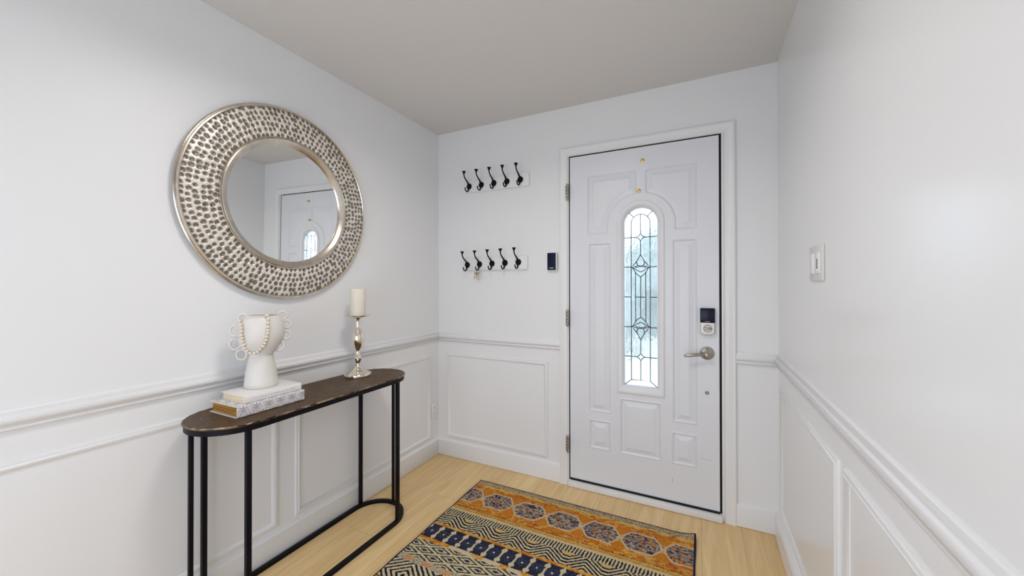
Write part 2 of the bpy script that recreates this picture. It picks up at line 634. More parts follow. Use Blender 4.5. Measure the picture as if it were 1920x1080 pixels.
for args in (('back', 0.079, 0.885, 0.139, 0.766), ('left', -1.135, -0.095, 0.139, 0.757),
             ('left', -2.33, -1.218, 0.139, 0.760), ('left', -3.27, -2.42, 0.139, 0.760),
             ('right', -0.955, -0.075, 0.150, 0.770), ('right', -2.05, -1.003, 0.150, 0.772),
             ('right', -3.2, -2.13, 0.150, 0.772)):
    frame('trim_%d' % n_, *args, PANEL)
    n_ += 1

# door casing (mitred), jamb, stop, threshold
def casing():
    prof = [(0, 0.0), (0.0, 0.017), (0.004, 0.020), (0.012, 0.020), (0.016, 0.017), (0.040, 0.014), (0.048, 0.014),
            (0.052, 0.010), (0.053, 0.0)]
    bm = bmesh.new()
    loops = []
    for w, h in prof:
        loops.append([bm.verts.new(p) for p in ((CX0 + w, -h, 0), (CX0 + w, -h, CZ1 - w), (CX1 - w, -h, CZ1 - w), (CX1 - w, -h, 0))])
    for A, B in zip(loops, loops[1:]):
        for k in range(3):
            bm.faces.new((A[k], A[k + 1], B[k + 1], B[k]))
    for k in (0, 3):
        bm.faces.new([l[k] for l in loops])
    return struct(finish('trim_%d' % n_, bm, M['trim'], smooth=40))


casing()
n_ += 1
SX0, SX1, SZ0, SZ1 = 1.034, 1.868, 0.046, 2.074    # door slab
bm = bmesh.new()
box(bm, DX0, 1.0275, -0.003, 0.14, 0.0, DZ1)
box(bm, 1.8795, DX1, -0.003, 0.14, 0.0, DZ1)
box(bm, DX0, DX1, -0.003, 0.14, 2.0815, DZ1)
struct(finish('trim_%d' % n_, bm, M['trim'], smooth=30))
n_ += 1
bm = bmesh.new()                       # dark weatherstrip seen in the gap round the slab
box(bm, 1.0275, 1.0339, 0.003, 0.062, 0.035, 2.0815)
box(bm, 1.8685, 1.8795, 0.012, 0.062, 0.035, 2.0815)
box(bm, 1.0339, 1.8685, 0.003, 0.062, 2.0745, 2.0815)
box(bm, 1.0339, 1.8685, -0.004, 0.062, 0.0345, 0.0455)
struct(finish('trim_%d' % n_, bm, M['dark'], smooth=30))
n_ += 1
bm = bmesh.new()
box(bm, 1.0275, 1.8795, -0.032, 0.14, 0.002, 0.034, bev=0.003)
struct(finish('trim_%d' % n_, bm, M['threshold'], smooth=40))

# ------------------------------------------------------------------ front door
GX, GR = 1.461, 0.092                    # glass centre line, arch radius
GZ0, GZA = 0.670, 1.629                  # glass bottom, arch centre
FR_R, FZ0 = 0.132, 0.622


def box_sd(x, z, x0, x1, z0, z1):
    dx = np.minimum(x - x0, x1 - x)
    dz = np.minimum(z - z0, z1 - z)
    ins = np.minimum(dx, dz)
    return ins


def hull_profile(d):
    h = np.zeros_like(d)
    # sharp outer bead, groove, then a long slope up to a flat field
    p = [(-0.001, 0), (0.001, 0.0035), (0.0045, 0.0042), (0.0070, -0.005), (0.0095, -0.0085), (0.0125, -0.0080),
         (0.036, -0.0005), (0.0385, 0.0020), (0.042, 0.0020)]
    xs_, hs_ = zip(*p)
    return np.interp(d, xs_, hs_)


step = 0.003
gx = np.arange(SX0, SX1 + 1e-6, (SX1 - SX0) / 278)
gz = np.arange(SZ0, SZ1 + 1e-6, (SZ1 - SZ0) / 676)
X, Z = np.meshgrid(gx, gz)
hmap = np.zeros_like(X)
arc = np.hypot(X - 1.459, Z - 1.615)
panels = [np.minimum(box_sd(X, Z, 1.146, 1.439, 1.578, 1.938), arc - 0.187),
          np.minimum(box_sd(X, Z, 1.489, 1.758, 1.578, 1.938), arc - 0.187),
          box_sd(X, Z, 1.156, 1.288, 0.487, 1.521), box_sd(X, Z, 1.635, 1.759, 0.495, 1.521),
          box_sd(X, Z, 1.160, 1.286, 0.259, 0.433), box_sd(X, Z, 1.631, 1.755, 0.259, 0.435),
          box_sd(X, Z, 1.345, 1.571, 0.259, 0.586)]
for d in panels:
    hmap = np.where(d > -0.001, hull_profile(d), hmap)
# opening for the glass, hidden under the lite frame
sd_op = np.where(Z < GZA, np.minimum(GR + 0.012 - np.abs(X - GX), Z - (GZ0 - 0.012)), GR + 0.012 - np.hypot(X - GX, Z - GZA))
op = sd_op > 0
keepf = ~(op[:-1, :-1] & op[1:, :-1] & op[:-1, 1:] & op[1:, 1:])
Yd = 0.001 - hmap
door = grid_object('door_1', X, Yd, Z, M['door'], keep=keepf)
struct(door)
door['label'] = 'white embossed entry door with arched leaded glass panel'
bm = bmesh.new()
for a, b_ in (((SX0, SZ0), (SX0, SZ1)), ((SX0, SZ1), (SX1, SZ1)), ((SX1, SZ1), (SX1, SZ0)), ((SX1, SZ0), (SX0, SZ0))):
    bm.faces.new([bm.verts.new(p) for p in ((a[0], 0.0011, a[1]), (b_[0], 0.0011, b_[1]), (b_[0], 0.045, b_[1]), (a[0], 0.045, a[1]))])
# outer skin with the same opening
NS = 24
ins = [(GX + GR + 0.01, GZ0 - 0.01)] + [(GX + (GR + 0.01) * math.cos(PI * k / NS), GZA + (GR + 0.01) * math.sin(PI * k / NS)) for k in range(NS + 1)] + [(GX - GR - 0.01, GZ0 - 0.01)]
outs = [(SX1, SZ0)] + [(SX1 if k <= 6 else (SX0 if k >= 18 else SX1 + (SX0 - SX1) * (k - 6) / 12.0),
                        (GZA + (SZ1 - GZA) * min(1, k / 6.0)) if k <= 12 else (GZA + (SZ1 - GZA) * min(1, (NS - k) / 6.0))) for k in range(NS + 1)] + [(SX0, SZ0)]
A = [bm.verts.new((x, 0.045, z)) for x, z in ins]
B = [bm.verts.new((x, 0.045, z)) for x, z in outs]
for i in range(len(A) - 1):
    bm.faces.new((A[i], A[i + 1], B[i + 1], B[i]))
bm.faces.new((A[0], A[-1], B[-1], B[0]))
A2 = [bm.verts.new((x, 0.001, z)) for x, z in ins]
for i in range(len(A)):
    j = (i + 1) % len(A)
    bm.faces.new((A[i], A[j], A2[j], A2[i]))
finish('door_core', bm, M['door'], door, smooth=0)


def arch_path(r, z0, za, n=28):
    pts = [(GX + r, z0)] + [(GX + r * math.cos(PI * k / n), za + r * math.sin(PI * k / n)) for k in range(n + 1)] + [(GX - r, z0)]
    return pts


def arch_frame(prof, mname, oname, parent):
    bm = bmesh.new()
    rings = []
    for r, z0, y in prof:
        rings.append([bm.verts.new((x, y, z)) for x, z in arch_path(r, z0, GZA)])
    for A, B in zip(rings, rings[1:]):
        n = len(A)
        for k in range(n):
            bm.faces.new((A[k], A[(k + 1) % n], B[(k + 1) % n], B[k]))
    return finish(oname, bm, M[mname], parent, smooth=40)


lf = arch_frame([(0.132, 0.622, 0.002), (0.132, 0.622, -0.006), (0.129, 0.626, -0.009), (0.122, 0.634, -0.010),
                 (0.118, 0.640, -0.008), (0.108, 0.652, -0.006), (0.102, 0.659, 0.000), (0.096, 0.666, 0.010),
                 (0.0925, 0.6700, 0.016), (0.0915, 0.6710, 0.030), (0.0915, 0.6710, 0.044)], 'liteframe', 'lite_frame', door)
# glass pane
bm = bmesh.new()
pth = arch_path(0.0913, 0.6712, GZA)
fr = [bm.verts.new((x, 0.019, z)) for x, z in pth]
bk = [bm.verts.new((x, 0.023, z)) for x, z in pth]
bm.faces.new(fr)
bm.faces.new(list(reversed(bk)))
for i in range(len(fr)):
    j = (i + 1) % len(fr)
    bm.faces.new((fr[i], fr[j], bk[j], bk[i]))
glass = finish('door_glass', bm, M['glass'], door, smooth=0)
# lead cames, mirrored about z = 1.193
ZM = 1.193
c = GX
lines = []


def both(pts):
    lines.append(pts)
    lines.append([(x, 2 * ZM - z) for x, z in pts])


def sym(pts):
    both(pts)
    both([(2 * c - x, z) for x, z in pts])


inn = 0.0535
lines.append([(c - inn, 0.702), (c - inn, GZA)] + [(c - inn * math.cos(PI * k / 16), GZA + inn * math.sin(PI * k / 16)) for k in range(1, 16)] + [(c + inn, GZA), (c + inn, 0.702), (c - inn, 0.702)])
for s in (-1, 1):
    lines.append([(c + s * inn, 0.702), (c + s * 0.0913, 0.671)])
    lines.append([(c + s * 0.038, 1.667), (c + s * 0.065, 1.694)])
    lines.append([(c + s * 0.029, 1.048), (c + s * 0.029, 1.338)])
    lines.append([(c + s * inn, 1.193), (c + s * 0.0913, 1.193)])
lines.append([(c, 1.072), (c, 1.314)])
lines.append([(c - 0.029, 1.193), (c + 0.029, 1.193)])
lines.append([(c, 1.682), (c, 1.567)])
lines.append([(c, 0.702), (c, 0.819)])
lines.append([(c, 1.522), (c, 1.444)])
lines.append([(c, 0.864), (c, 0.942)])
for zz in (1.546,):
    sym([(c - 0.0913, zz), (c - 0.023, zz)])
    # small diamond with concave sides
    d_ = []
    for q in range(4):
        a0, a1 = q * PI / 2, (q + 1) * PI / 2
        for t in range(6):
            u = t / 6
            x_ = (1 - u) * math.cos(a0) + u * math.cos(a1)
            z_ = (1 - u) * math.sin(a0) + u * math.sin(a1)
            k_ = 1 - 0.28 * math.sin(PI * u) * 0.8
            d_.append((c + 0.0235 * x_ * k_, zz + 0.0225 * z_ * k_))
    d_.append(d_[0])
    both(d_)
sym([(c - 0.0913, 1.371), (c - inn, 1.371)])
drop = [(c, 1.444), (c - 0.010, 1.425), (c - 0.021, 1.405), (c - 0.0215, 1.393), (c - 0.016, 1.381), (c, 1.376)]
sym(drop)
sym([(c - 0.0215, 1.403), (c - 0.033, 1.391), (c - 0.044, 1.377), (c - 0.036, 1.372), (c - 0.024, 1.375), (c - 0.016, 1.381)])
sym([(c - 0.0535, 1.371), (c - 0.044, 1.369), (c - 0.026, 1.355), (c, 1.341)])
sym([(c - 0.0535, 1.371), (c - 0.043, 1.362), (c - 0.032, 1.343), (c - 0.020, 1.327), (c, 1.312)])
sym([(c - 0.030, 1.366), (c - 0.018, 1.371), (c, 1.374)])
bm = bmesh.new()
for ln in lines:
    tube(bm, [(x, 0.0160, z) for x, z in ln], 0.0023, n=6)
finish('lead_came', bm, M['came'], glass, smooth=60)

# hinges
for zc in (1.853, 1.059, 0.266):
    bm = bmesh.new()
    box(bm, 1.012, 1.026, -0.021, -0.017, zc - 0.05, zc + 0.045, bev=0.0008)
    for k in range(5):
        z0 = zc - 0.052 + k * 0.0205
        lathe(bm, [(0, 0), (0.0062, 0.0), (0.007, 0.001), (0.007, 0.0188), (0.0062, 0.0198), (0, 0.0198)], (1.0265, -0.0265, z0), n=16)
    lathe(bm, [(0, -0.006), (0.004, -0.005), (0.006, 0.0), (0, 0.0)], (1.0265, -0.0265, zc - 0.052), n=12)
    finish('hinge', bm, M['hinge'], door, smooth=40)

# brass screw hooks on the door
for x, z in ((1.474, 1.993), (1.455, 1.818)):
    bm = bmesh.new()
    lathe(bm, [(0.0, 0.0), (0.011, 0.0), (0.011, 0.002), (0.007, 0.004), (0.004, 0.005), (0.0035, 0.012), (0.0055, 0.015), (0.006, 0.019), (0.004, 0.022), (0, 0.023)], (x, 0.0, z), 'y-', 20)
    finish('brass_knob', bm, M['brass'], door, smooth=40)

# deadbolt with keypad
lk = bmesh.new()
prof = []
x0, x1, z0, z1 = 1.776, 1.846, 0.999, 1.138
outl = [(x0 + 0.004, z1), (x0, z1 - 0.004), (x0, z0 + 0.006), (x0 + 0.006, z0)] + [(x0 + 0.006 + (x1 - x0 - 0.012) * k / 8, z0 - 0.006 * math.sin(PI * k / 8)) for k in range(1, 8)] + [(x1 - 0.006, z0), (x1, z0 + 0.006), (x1, z1 - 0.004), (x1 - 0.004, z1)]
def slab(bm, outline, y0, y1, inset=0.003):
    cx = sum(p[0] for p in outline) / len(outline)
    cz = sum(p[1] for p in outline) / len(outline)
    lv = []
    for y, s in ((y0, 0), (y1 + (y0 - y1) * 0.15, 0), (y1, inset)):
        ring = []
        for x, z in outline:
            dx, dz = x - cx, z - cz
            L_ = math.hypot(dx, dz)
            ring.append(bm.verts.new((x - dx / L_ * s, y, z - dz / L_ * s)))
        lv.append(ring)
    for A, B in zip(lv, lv[1:]):
        for k in range(len(A)):
            bm.faces.new((A[k], A[(k + 1) % len(A)], B[(k + 1) % len(A)], B[k]))
    bm.faces.new(lv[-1])
    bm.faces.new(list(reversed(lv[0])))


slab(lk, outl, 0.001, -0.022)
lock = finish('deadbolt', lk, M['nickel'], door, smooth=35)
kp = bmesh.new()
box(kp, 1.7755, 1.8465, -0.0265, -0.002, 1.060, 1.1385, bev=0.003, seg=3)
kpo = finish('keypad', kp, M['keypad'], lock, smooth=35)
bm = bmesh.new()
for k in range(6):
    box(bm, 1.799 + k * 0.004, 1.8020 + k * 0.004, -0.0272, -0.026, 1.0655, 1.0685)
finish('keypad_logo', bm, M['greytext'], lock, smooth=0)
bm = bmesh.new()
lathe(bm, [(0.0, 0.0), (0.021, 0.0), (0.021, 0.003), (0.018, 0.006), (0.014, 0.006), (0.012, 0.004), (0, 0.004)], (1.812, -0.022, 1.029), 'y-', 32)
box(bm, 1.793, 1.831, -0.042, -0.025, 1.024, 1.034, bev=0.003)
finish('thumb_turn', bm, M['nickel'], lock, smooth=40)

# lever handle
bm = bmesh.new()
lathe(bm, [(0.0, 0.0), (0.035, 0.0), (0.0355, 0.004), (0.033, 0.009), (0.024, 0.012), (0.016, 0.014), (0.0145, 0.020), (0.0145, 0.028), (0, 0.028)], (1.809, 0.001, 0.893), 'y-', 40)
rose = finish('lever_handle', bm, M['nickel'], door, smooth=40)
bm = bmesh.new()
lathe(bm, [(0.0, 0.0), (0.013, 0.0), (0.0155, 0.004), (0.0155, 0.016), (0.012, 0.021), (0.008, 0.022), (0.006, 0.020), (0, 0.020)], (1.806, -0.026, 0.889), 'y-', 28)
pts, rad = [], []
for k in range(17):
    t = k / 16
    pts.append((1.800 - 0.104 * t, -0.042 - 0.012 * math.sin(PI * min(1, t * 1.3) * 0.5), 0.889 + 0.003 * math.sin(PI * t) - 0.011 * t))
    rad.append(0.0062 + 0.0030 * math.sin(PI * max(0, t - 0.15) / 0.85) if t < 0.97 else 0.0045)
tube(bm, pts, rad, n=14)
finish('lever', bm, M['nickel'], rose, smooth=45)
bm = bmesh.new()
lathe(bm, [(0, 0), (0.0035, 0), (0.0035, 0.001), (0, 0.001)], (1.809, -0.0115, 0.918), 'y-', 12)
finish('privacy_hole', bm, M['slot'], rose, smooth=0)
bm = bmesh.new()
lathe(bm, [(0, 0), (0.010, 0), (0.010, 0.003), (0.007, 0.005), (0.005, 0.003), (0, 0.003)], (1.808, 0.001, 0.678), 'y-', 20)
finish('lock_plug', bm, M['hinge'], door, smooth=40)
# scuff marks on the slab
bm = bmesh.new()
tube(bm, [(1.632, 0.0006, 0.150), (1.633, 0.0004, 0.162), (1.631, 0.0006, 0.172)], 0.0012, n=5)
tube(bm, [(1.770, 0.0008, 0.318), (1.80, 0.0005, 0.312), (1.835, 0.0008, 0.315)], 0.0006, n=5)
finish('scuff_mark', bm, M['greytext'], door, smooth=60)

# ------------------------------------------------------------------ outdoors beyond the door
struct(bxo('porch', M['concrete'], (0.2, 2.8, 0.17, 1.6, -0.16, -0.02)))
struct(bxo('lawn', M['grass'], (-14, 16, 1.65, 26, -0.4, -0.2)))
for i, (x, y, r, zc, lab) in enumerate([(-0.5, 6.2, 1.0, 0.6, 'rounded green shrub outside, blurred behind the left edge of the door glass'),
                                        (2.6, 7.2, 1.1, 0.6, 'green shrub outside, blurred behind the right edge of the door glass'),
                                        (0.9, 10.5, 1.9, 1.1, 'taller green tree outside, blurred behind the middle of the door glass')]):
    bm = bmesh.new()
    bmesh.ops.create_icosphere(bm, subdivisions=4, radius=r)
    for v in bm.verts:
        n0 = noise.noise(v.co * 2.3 / r + Vector((i * 9, 0, 0))) * 0.35 + noise.noise(v.co * 7 / r) * 0.18
        v.co *= 1 + n0
        v.co += Vector((x, y, zc))
    o = finish('shrub' if i < 2 else 'tree', bm, M['leaf'], smooth=0)
    tag(o, lab, 'shrub' if i < 2 else 'tree')

# ------------------------------------------------------------------ round hammered mirror
MY, MZ = -1.1775, 1.6495
mir = empty('round_mirror', 'large round wall mirror in a hammered antique silver frame', 'mirror', (0.0085, MY, MZ))
mir.rotation_euler = (0, 0.014, 0.011)
R0, R1 = 0.3055, 0.436
# hammered annulus
nt_, nr_ = 1150, 56
th = np.linspace(0, 2 * PI, nt_ + 1)
rr = np.linspace(R0, R1, nr_)
TH, RR = np.meshgrid(th, rr)
px_, py_ = RR * np.cos(TH), RR * np.sin(TH)
sp = 0.0232
cen = []
rows = 6
for i in range(rows):
    r = R0 + 0.008 + i * (R1 - R0 - 0.014) / (rows - 1)
    nn = int(2 * PI * r / sp)
    for k in range(nn):
        a = 2 * PI * (k + 0.5 * (i % 2)) / nn + random.uniform(-0.20, 0.20) * sp / r
        q = r + random.uniform(-0.0034, 0.0034)
        cen.append((q * math.cos(a), q * math.sin(a), random.uniform(0.78, 1.10)))
cen = np.array(cen)
dmin = np.full(px_.shape, 9.0)
seed = np.zeros(px_.shape)
# nearest centre, by angular neighbourhood
cang = np.arctan2(cen[:, 1], cen[:, 0]) % (2 * PI)
order = np.argsort(cang)
cen, cang = cen[order], cang[order]
for j in range(nt_ + 1):
    a = th[j] % (2 * PI)
    dd = np.abs((cang - a + PI) % (2 * PI) - PI)
    s = cen[dd < 0.11]
    sr = np.hypot(s[:, 0], s[:, 1])
    ca = (np.arctan2(s[:, 1], s[:, 0]) - a + PI) % (2 * PI) - PI
    D = np.hypot((RR[:, j, None] - sr[None, :]) / 1.12, RR[:, j, None] * ca[None, :] / 0.95) / s[None, :, 2]
    dmin[:, j] = D.min(1)
    seed[:, j] = D.argmin(1) % 7
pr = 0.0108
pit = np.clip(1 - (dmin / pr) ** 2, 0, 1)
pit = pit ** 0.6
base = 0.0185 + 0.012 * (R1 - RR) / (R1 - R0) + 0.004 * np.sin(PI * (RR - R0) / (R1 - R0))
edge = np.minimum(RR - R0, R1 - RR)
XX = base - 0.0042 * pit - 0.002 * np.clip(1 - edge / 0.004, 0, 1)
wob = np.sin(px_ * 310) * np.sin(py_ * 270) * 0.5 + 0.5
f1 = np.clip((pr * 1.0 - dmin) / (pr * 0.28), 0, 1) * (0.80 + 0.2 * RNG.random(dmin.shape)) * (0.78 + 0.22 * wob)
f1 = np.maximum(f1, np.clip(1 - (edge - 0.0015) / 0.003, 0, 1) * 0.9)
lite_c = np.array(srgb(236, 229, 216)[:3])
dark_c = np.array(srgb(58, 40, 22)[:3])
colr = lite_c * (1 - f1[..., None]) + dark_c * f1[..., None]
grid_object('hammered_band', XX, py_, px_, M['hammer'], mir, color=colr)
# note: parts of the mirror are modelled about the mirror's centre: x = out of the wall, y = along, z = up
def lathex(bm, prof, n=128):
    lathe(bm, prof, (0, 0, 0), 'x', n)


bm = bmesh.new()
prof = [(0.416, 0.002), (0.446, 0.002), (0.4500, 0.005), (0.4505, 0.010), (0.4475, 0.0135), (0.4430, 0.0135), (0.4435, 0.016),
        (0.4440, 0.021), (0.4415, 0.025), (0.4370, 0.0255), (0.4340, 0.022), (0.4335, 0.015), (0.416, 0.013), (0.416, 0.002)]
lathex(bm, prof, 160)
finish('outer_rim', bm, M['silver'], mir, smooth=40)
bm = bmesh.new()
prof = [(0.271, 0.010), (0.271, 0.017), (0.2725, 0.021), (0.277, 0.025), (0.285, 0.030), (0.291, 0.0345), (0.2960, 0.0365), (0.2995, 0.035), (0.3005, 0.032), (0.3025, 0.0345),
        (0.3060, 0.0345), (0.3080, 0.031), (0.3080, 0.022), (0.300, 0.010), (0.271, 0.010)]
lathex(bm, prof, 160)
finish('inner_rim', bm, M['silver'], mir, smooth=40)
bm = bmesh.new()
lathex(bm, [(0, 0.0125), (0.273, 0.0125), (0.273, 0.0145), (0, 0.0145)], 128)
finish('mirror_glass', bm, M['mirror'], mir, smooth=10)
bm = bmesh.new()
lathex(bm, [(0, 0.001), (0.416, 0.001), (0.416, 0.012), (0, 0.012)], 96)
finish('backing_board', bm, M['slot'], mir, smooth=10)

# ------------------------------------------------------------------ console table
TX, TR, TY0, TY1 = 0.183, 0.160, -1.650, -0.645


def stadium(x0, r, ya, yb, n=24):
    pts = []
    for k in range(n + 1):
        a = -PI + PI * k / n
        pts.append((x0 + r * math.cos(a), ya + r + r * math.sin(a)))
    for k in range(n + 1):
        a = PI * k / n
        pts.append((x0 + r * math.cos(a), yb - r + r * math.sin(a)))
    return pts


def stad_band(bm, prof, x0, r, ya, yb, close=False):
    """prof: (inset, z)"""
    rings = []
    for s, z in prof:
        rings.append([bm.verts.new((x, y, z)) for x, y in stadium(x0, r - s, ya + s, yb - s)])
    for A, B in zip(rings, rings[1:]):
        n = len(A)
        for k in range(n):
            bm.faces.new((A[k], A[(k + 1) % n], B[(k + 1) % n], B[k]))
    return rings


tab = empty('console_table', 'narrow round-ended console table with ringed bronze top and black metal legs', 'table')
bm = bmesh.new()
rg = stad_band(bm, [(0.002, 0.7660), (0.0, 0.7675), (0.0, 0.7725), (0.0025, 0.775), (0.003, 0.775)], TX, TR, TY0, TY1)
bm.faces.new(rg[-1])
bm.faces.new(list(reversed(rg[0])))
finish('table_top', bm, M['top'], tab, smooth=30)
bm = bmesh.new()
ring = stadium(TX, TR - 0.0005, TY0 + 0.0005, TY1 - 0.0005, 40)
tube(bm, [(x, y, 0.7725 + 0.0006 * math.sin(i * 1.7)) for i, (x, y) in enumerate(ring)], 0.0030, n=8, closed=True)
finish('worn_edge', bm, M['edge'], tab, smooth=60)
bm = bmesh.new()
for z0, z1 in ((0.7465, 0.7658),):
    rg = stad_band(bm, [(0, z0), (0, z1), (0.019, z1), (0.019, z0), (0, z0)], TX, 0.157, -1.647, -0.648)
bmesh.ops.remove_doubles(bm, verts=bm.verts, dist=1e-6)
finish('apron_ring', bm, M['tableiron'], tab, smooth=30)
bm = bmesh.new()
stad_band(bm, [(0, 0.001), (0, 0.018), (0.0015, 0.0195), (0.0175, 0.0195), (0.019, 0.018), (0.019, 0.001), (0, 0.001)], TX, 0.157, -1.647, -0.652)
bmesh.ops.remove_doubles(bm, verts=bm.verts, dist=1e-6)
finish('base_ring', bm, M['tableiron'], tab, smooth=30)
for x, y in ((0.0355, -1.53), (0.3305, -1.53), (0.183, -1.637), (0.0355, -0.765), (0.3305, -0.785), (0.183, -0.662)):
    a = 0.0066 if x == 0.183 else 0.0086
    bm = bmesh.new()
    box(bm, x - a, x + a, y - a, y + a, 0.0195, 0.7465, bev=0.0012)
    finish('leg', bm, M['tableiron'], tab, smooth=30)

# ------------------------------------------------------------------ books
def book_pattern(s, t):
    """blue damask florals on off-white; s along the spine (m), t round the cover (m)"""
    val = np.zeros_like(s)
    for k in range(-1, 7):
        for row in range(-1, 8):
            cx = 0.022 + 0.047 * k + (0.0235 if row % 2 else 0)
            cy = 0.021 + 0.030 * row
            dx, dy = s - cx, t - cy
            r = np.hypot(dx, dy) + 1e-9
            a = np.arctan2(dy, dx)
            pet = np.cos(8 * a) * 0.5 + 0.5
            inside = (r < 0.005 + 0.0125 * pet) & (np.sin(r * 1300) > -0.55)
            curl = (np.abs(r - (0.017 + 0.003 * np.sin(5 * a + k))) < 0.0011) & (np.sin(a * 7 + row) > -0.4)
            val = np.maximum(val, inside * 0.9)
            val = np.maximum(val, curl * 0.6)
    n = RNG.random(s.shape)
    return val * (0.65 + 0.35 * n)


def cover_path(x0, x1, z0, z1, th, n):
    """outer path of a closed book's cover in xz: top board -> spine (at x1) -> bottom board"""
    pts = [(x0, z1), (x1 - 0.004, z1)]
    for k in range(1, 6):
        a = PI / 2 - PI / 2 * k / 6
        pts.append((x1 - 0.004 + 0.004 * math.cos(a), z1 - 0.004 + 0.004 * math.sin(a)))
    pts += [(x1, z1 - 0.004), (x1, z0 + 0.004)]
    for k in range(1, 6):
        a = -PI / 2 * k / 6
        pts.append((x1 - 0.004 + 0.004 * math.cos(a), z0 + 0.004 + 0.004 * math.sin(a)))
    pts += [(x1 - 0.004, z0), (x0, z0)]
    P = np.array(pts)
    d = np.r_[0, np.cumsum(np.hypot(*np.diff(P, axis=0).T))]
    u = np.linspace(0, d[-1], n)
    return np.interp(u, d, P[:, 0]), np.interp(u, d, P[:, 1]), u


def damask_book(parent, x0, x1, y0, y1, z0, z1):
    th = 0.0028
    n, ny = 330, 215
    cx, cz, u = cover_path(x0, x1, z0, z1, th, n)
    ys = np.linspace(y0, y1, ny)
    XX = np.repeat(cx[:, None], ny, 1)
    ZZ = np.repeat(cz[:, None], ny, 1)
    YY = np.repeat(ys[None, :], n, 0)
    S, U = YY - y0, np.repeat(u[:, None], ny, 1)
    v = book_pattern(S, U)[..., None]
    white = np.array(srgb(232, 226, 220)[:3])
    blue = np.array(srgb(82, 84, 128)[:3])
    colr = white * (1 - v) + blue * v
    grid_object('book_cover', XX, YY, ZZ, M['damask'], parent, color=colr, smooth=False)
    # board thickness: inner faces and edges
    bm = bmesh.new()
    box(bm, x0 + 0.0001, x1 - 0.003, y0 + 0.0002, y1 - 0.0002, z1 - th, z1 - 0.0002)
    box(bm, x0 + 0.0001, x1 - 0.003, y0 + 0.0002, y1 - 0.0002, z0 + 0.0002, z0 + th)
    box(bm, x1 - th, x1 - 0.0002, y0 + 0.0002, y1 - 0.0002, z0 + 0.003, z1 - 0.003)
    finish('cover_boards', bm, M['bookwhite'], parent, smooth=0)


b1 = empty('book', 'thick book with blue floral damask cover and golden brown pages, on the console table', 'book', group='books stacked under the vase')
damask_book(b1, 0.068, 0.254, -1.527, -1.262, 0.7752, 0.8175)
bm = bmesh.new()
box(bm, 0.076, 0.2505, -1.519, -1.270, 0.7782, 0.8145)
finish('pages', bm, M['pages_gold'], b1, smooth=0)

b2 = empty('book', 'slimmer white book with cream pages, lying between the damask book and the vase', 'book', group='books stacked under the vase')
bm = bmesh.new()
bx0, bx1, by0, by1, bz0, bz1 = 0.082, 0.243, -1.495, -1.268, 0.8177, 0.8470
box(bm, bx0, bx1 - 0.004, by0, by1, bz1 - 0.0026, bz1, bev=0.0008)
box(bm, bx0, bx1 - 0.004, by0, by1, bz0, bz0 + 0.0026, bev=0.0008)
n = 12
A, Bv = [], []
for k in range(n + 1):
    a = PI / 2 - PI * k / n
    x_ = bx1 - 0.005 + 0.005 * math.cos(a)
    z_ = (bz0 + bz1) / 2 + (bz1 - bz0) / 2 * math.sin(a) ** 1 if True else 0
    A.append(bm.verts.new((x_, by0, z_)))
    Bv.append(bm.verts.new((x_, by1, z_)))
for k in range(n):
    bm.faces.new((A[k], A[k + 1], Bv[k + 1], Bv[k]))
bm.faces.new(A)
bm.faces.new(list(reversed(Bv)))
finish('book_cover', bm, M['bookwhite'], b2, smooth=40)
bm = bmesh.new()
box(bm, bx0 + 0.006, bx1 - 0.006, by0 + 0.005, by1 - 0.005, bz0 + 0.0027, bz1 - 0.0027)
finish('pages', bm, M['pages_cream'], b2, smooth=0)
bm = bmesh.new()                           # faded, unreadable line of lettering on the spine
yy = by0 + 0.03
random.seed(3)
while yy < by1 - 0.03:
    w = random.choice((0.002, 0.003, 0.004))
    box(bm, bx1 - 0.0002, bx1 + 0.0002, yy, yy + w, 0.8295, 0.8345)
    yy += w + random.choice((0.0015, 0.0015, 0.005))
finish('spine_lettering', bm, M['faint'], b2, smooth=0)

# ------------------------------------------------------------------ vase with ring handles, bead garland
VX, VY, VZ = 0.140, -1.375, 0.8472
vs = empty('vase', 'matte cream ceramic vase with ring handles on a tapered neck, standing on the books', 'vase', (VX, VY, VZ))
out = [(0.0, 0.0), (0.062, 0.0), (0.0645, 0.003), (0.063, 0.02), (0.059, 0.06), (0.0535, 0.10), (0.0505, 0.125), (0.0500, 0.134), (0.0530, 0.139), (0.060, 0.145),
       (0.070, 0.157), (0.079, 0.173), (0.0855, 0.193), (0.0890, 0.215), (0.0885, 0.238), (0.0845, 0.259), (0.078, 0.275), (0.0705, 0.287), (0.066, 0.2925),
       (0.063, 0.2940), (0.0605, 0.2925), (0.064, 0.286), (0.077, 0.262), (0.084, 0.228), (0.080, 0.185), (0.060, 0.155), (0.03, 0.148), (0, 0.147)]
bm = bmesh.new()
out = [(r * (0.95 - 0.09 * math.exp(-((h - 0.128) / 0.035) ** 2) - (0.03 if h > 0.17 else 0)), h) for r, h in out]
lathe(bm, out, (0, 0, 0), 'z', 64)
vd0 = Vector((1.7825 - VX, -2.3293 - VY, 0)).normalized()
for v in bm.verts:                         # the bowl leans forward to a chin on one side
    if v.co.z > 0.136:
        k_ = max(0.0, 1 - abs(v.co.z - 0.165) / 0.05)
        v.co += Vector((-vd0.y, vd0.x, 0)) * (0.003 - 0.006 * k_ * min(1, (v.co.z - 0.136) / 0.02))
finish('vase_body', bm, M['ceramic'], vs, smooth=60)
vd = Vector((1.7825 - VX, -2.3293 - VY, 0)).normalized()
rrv = Vector((-vd.y, vd.x, 0))
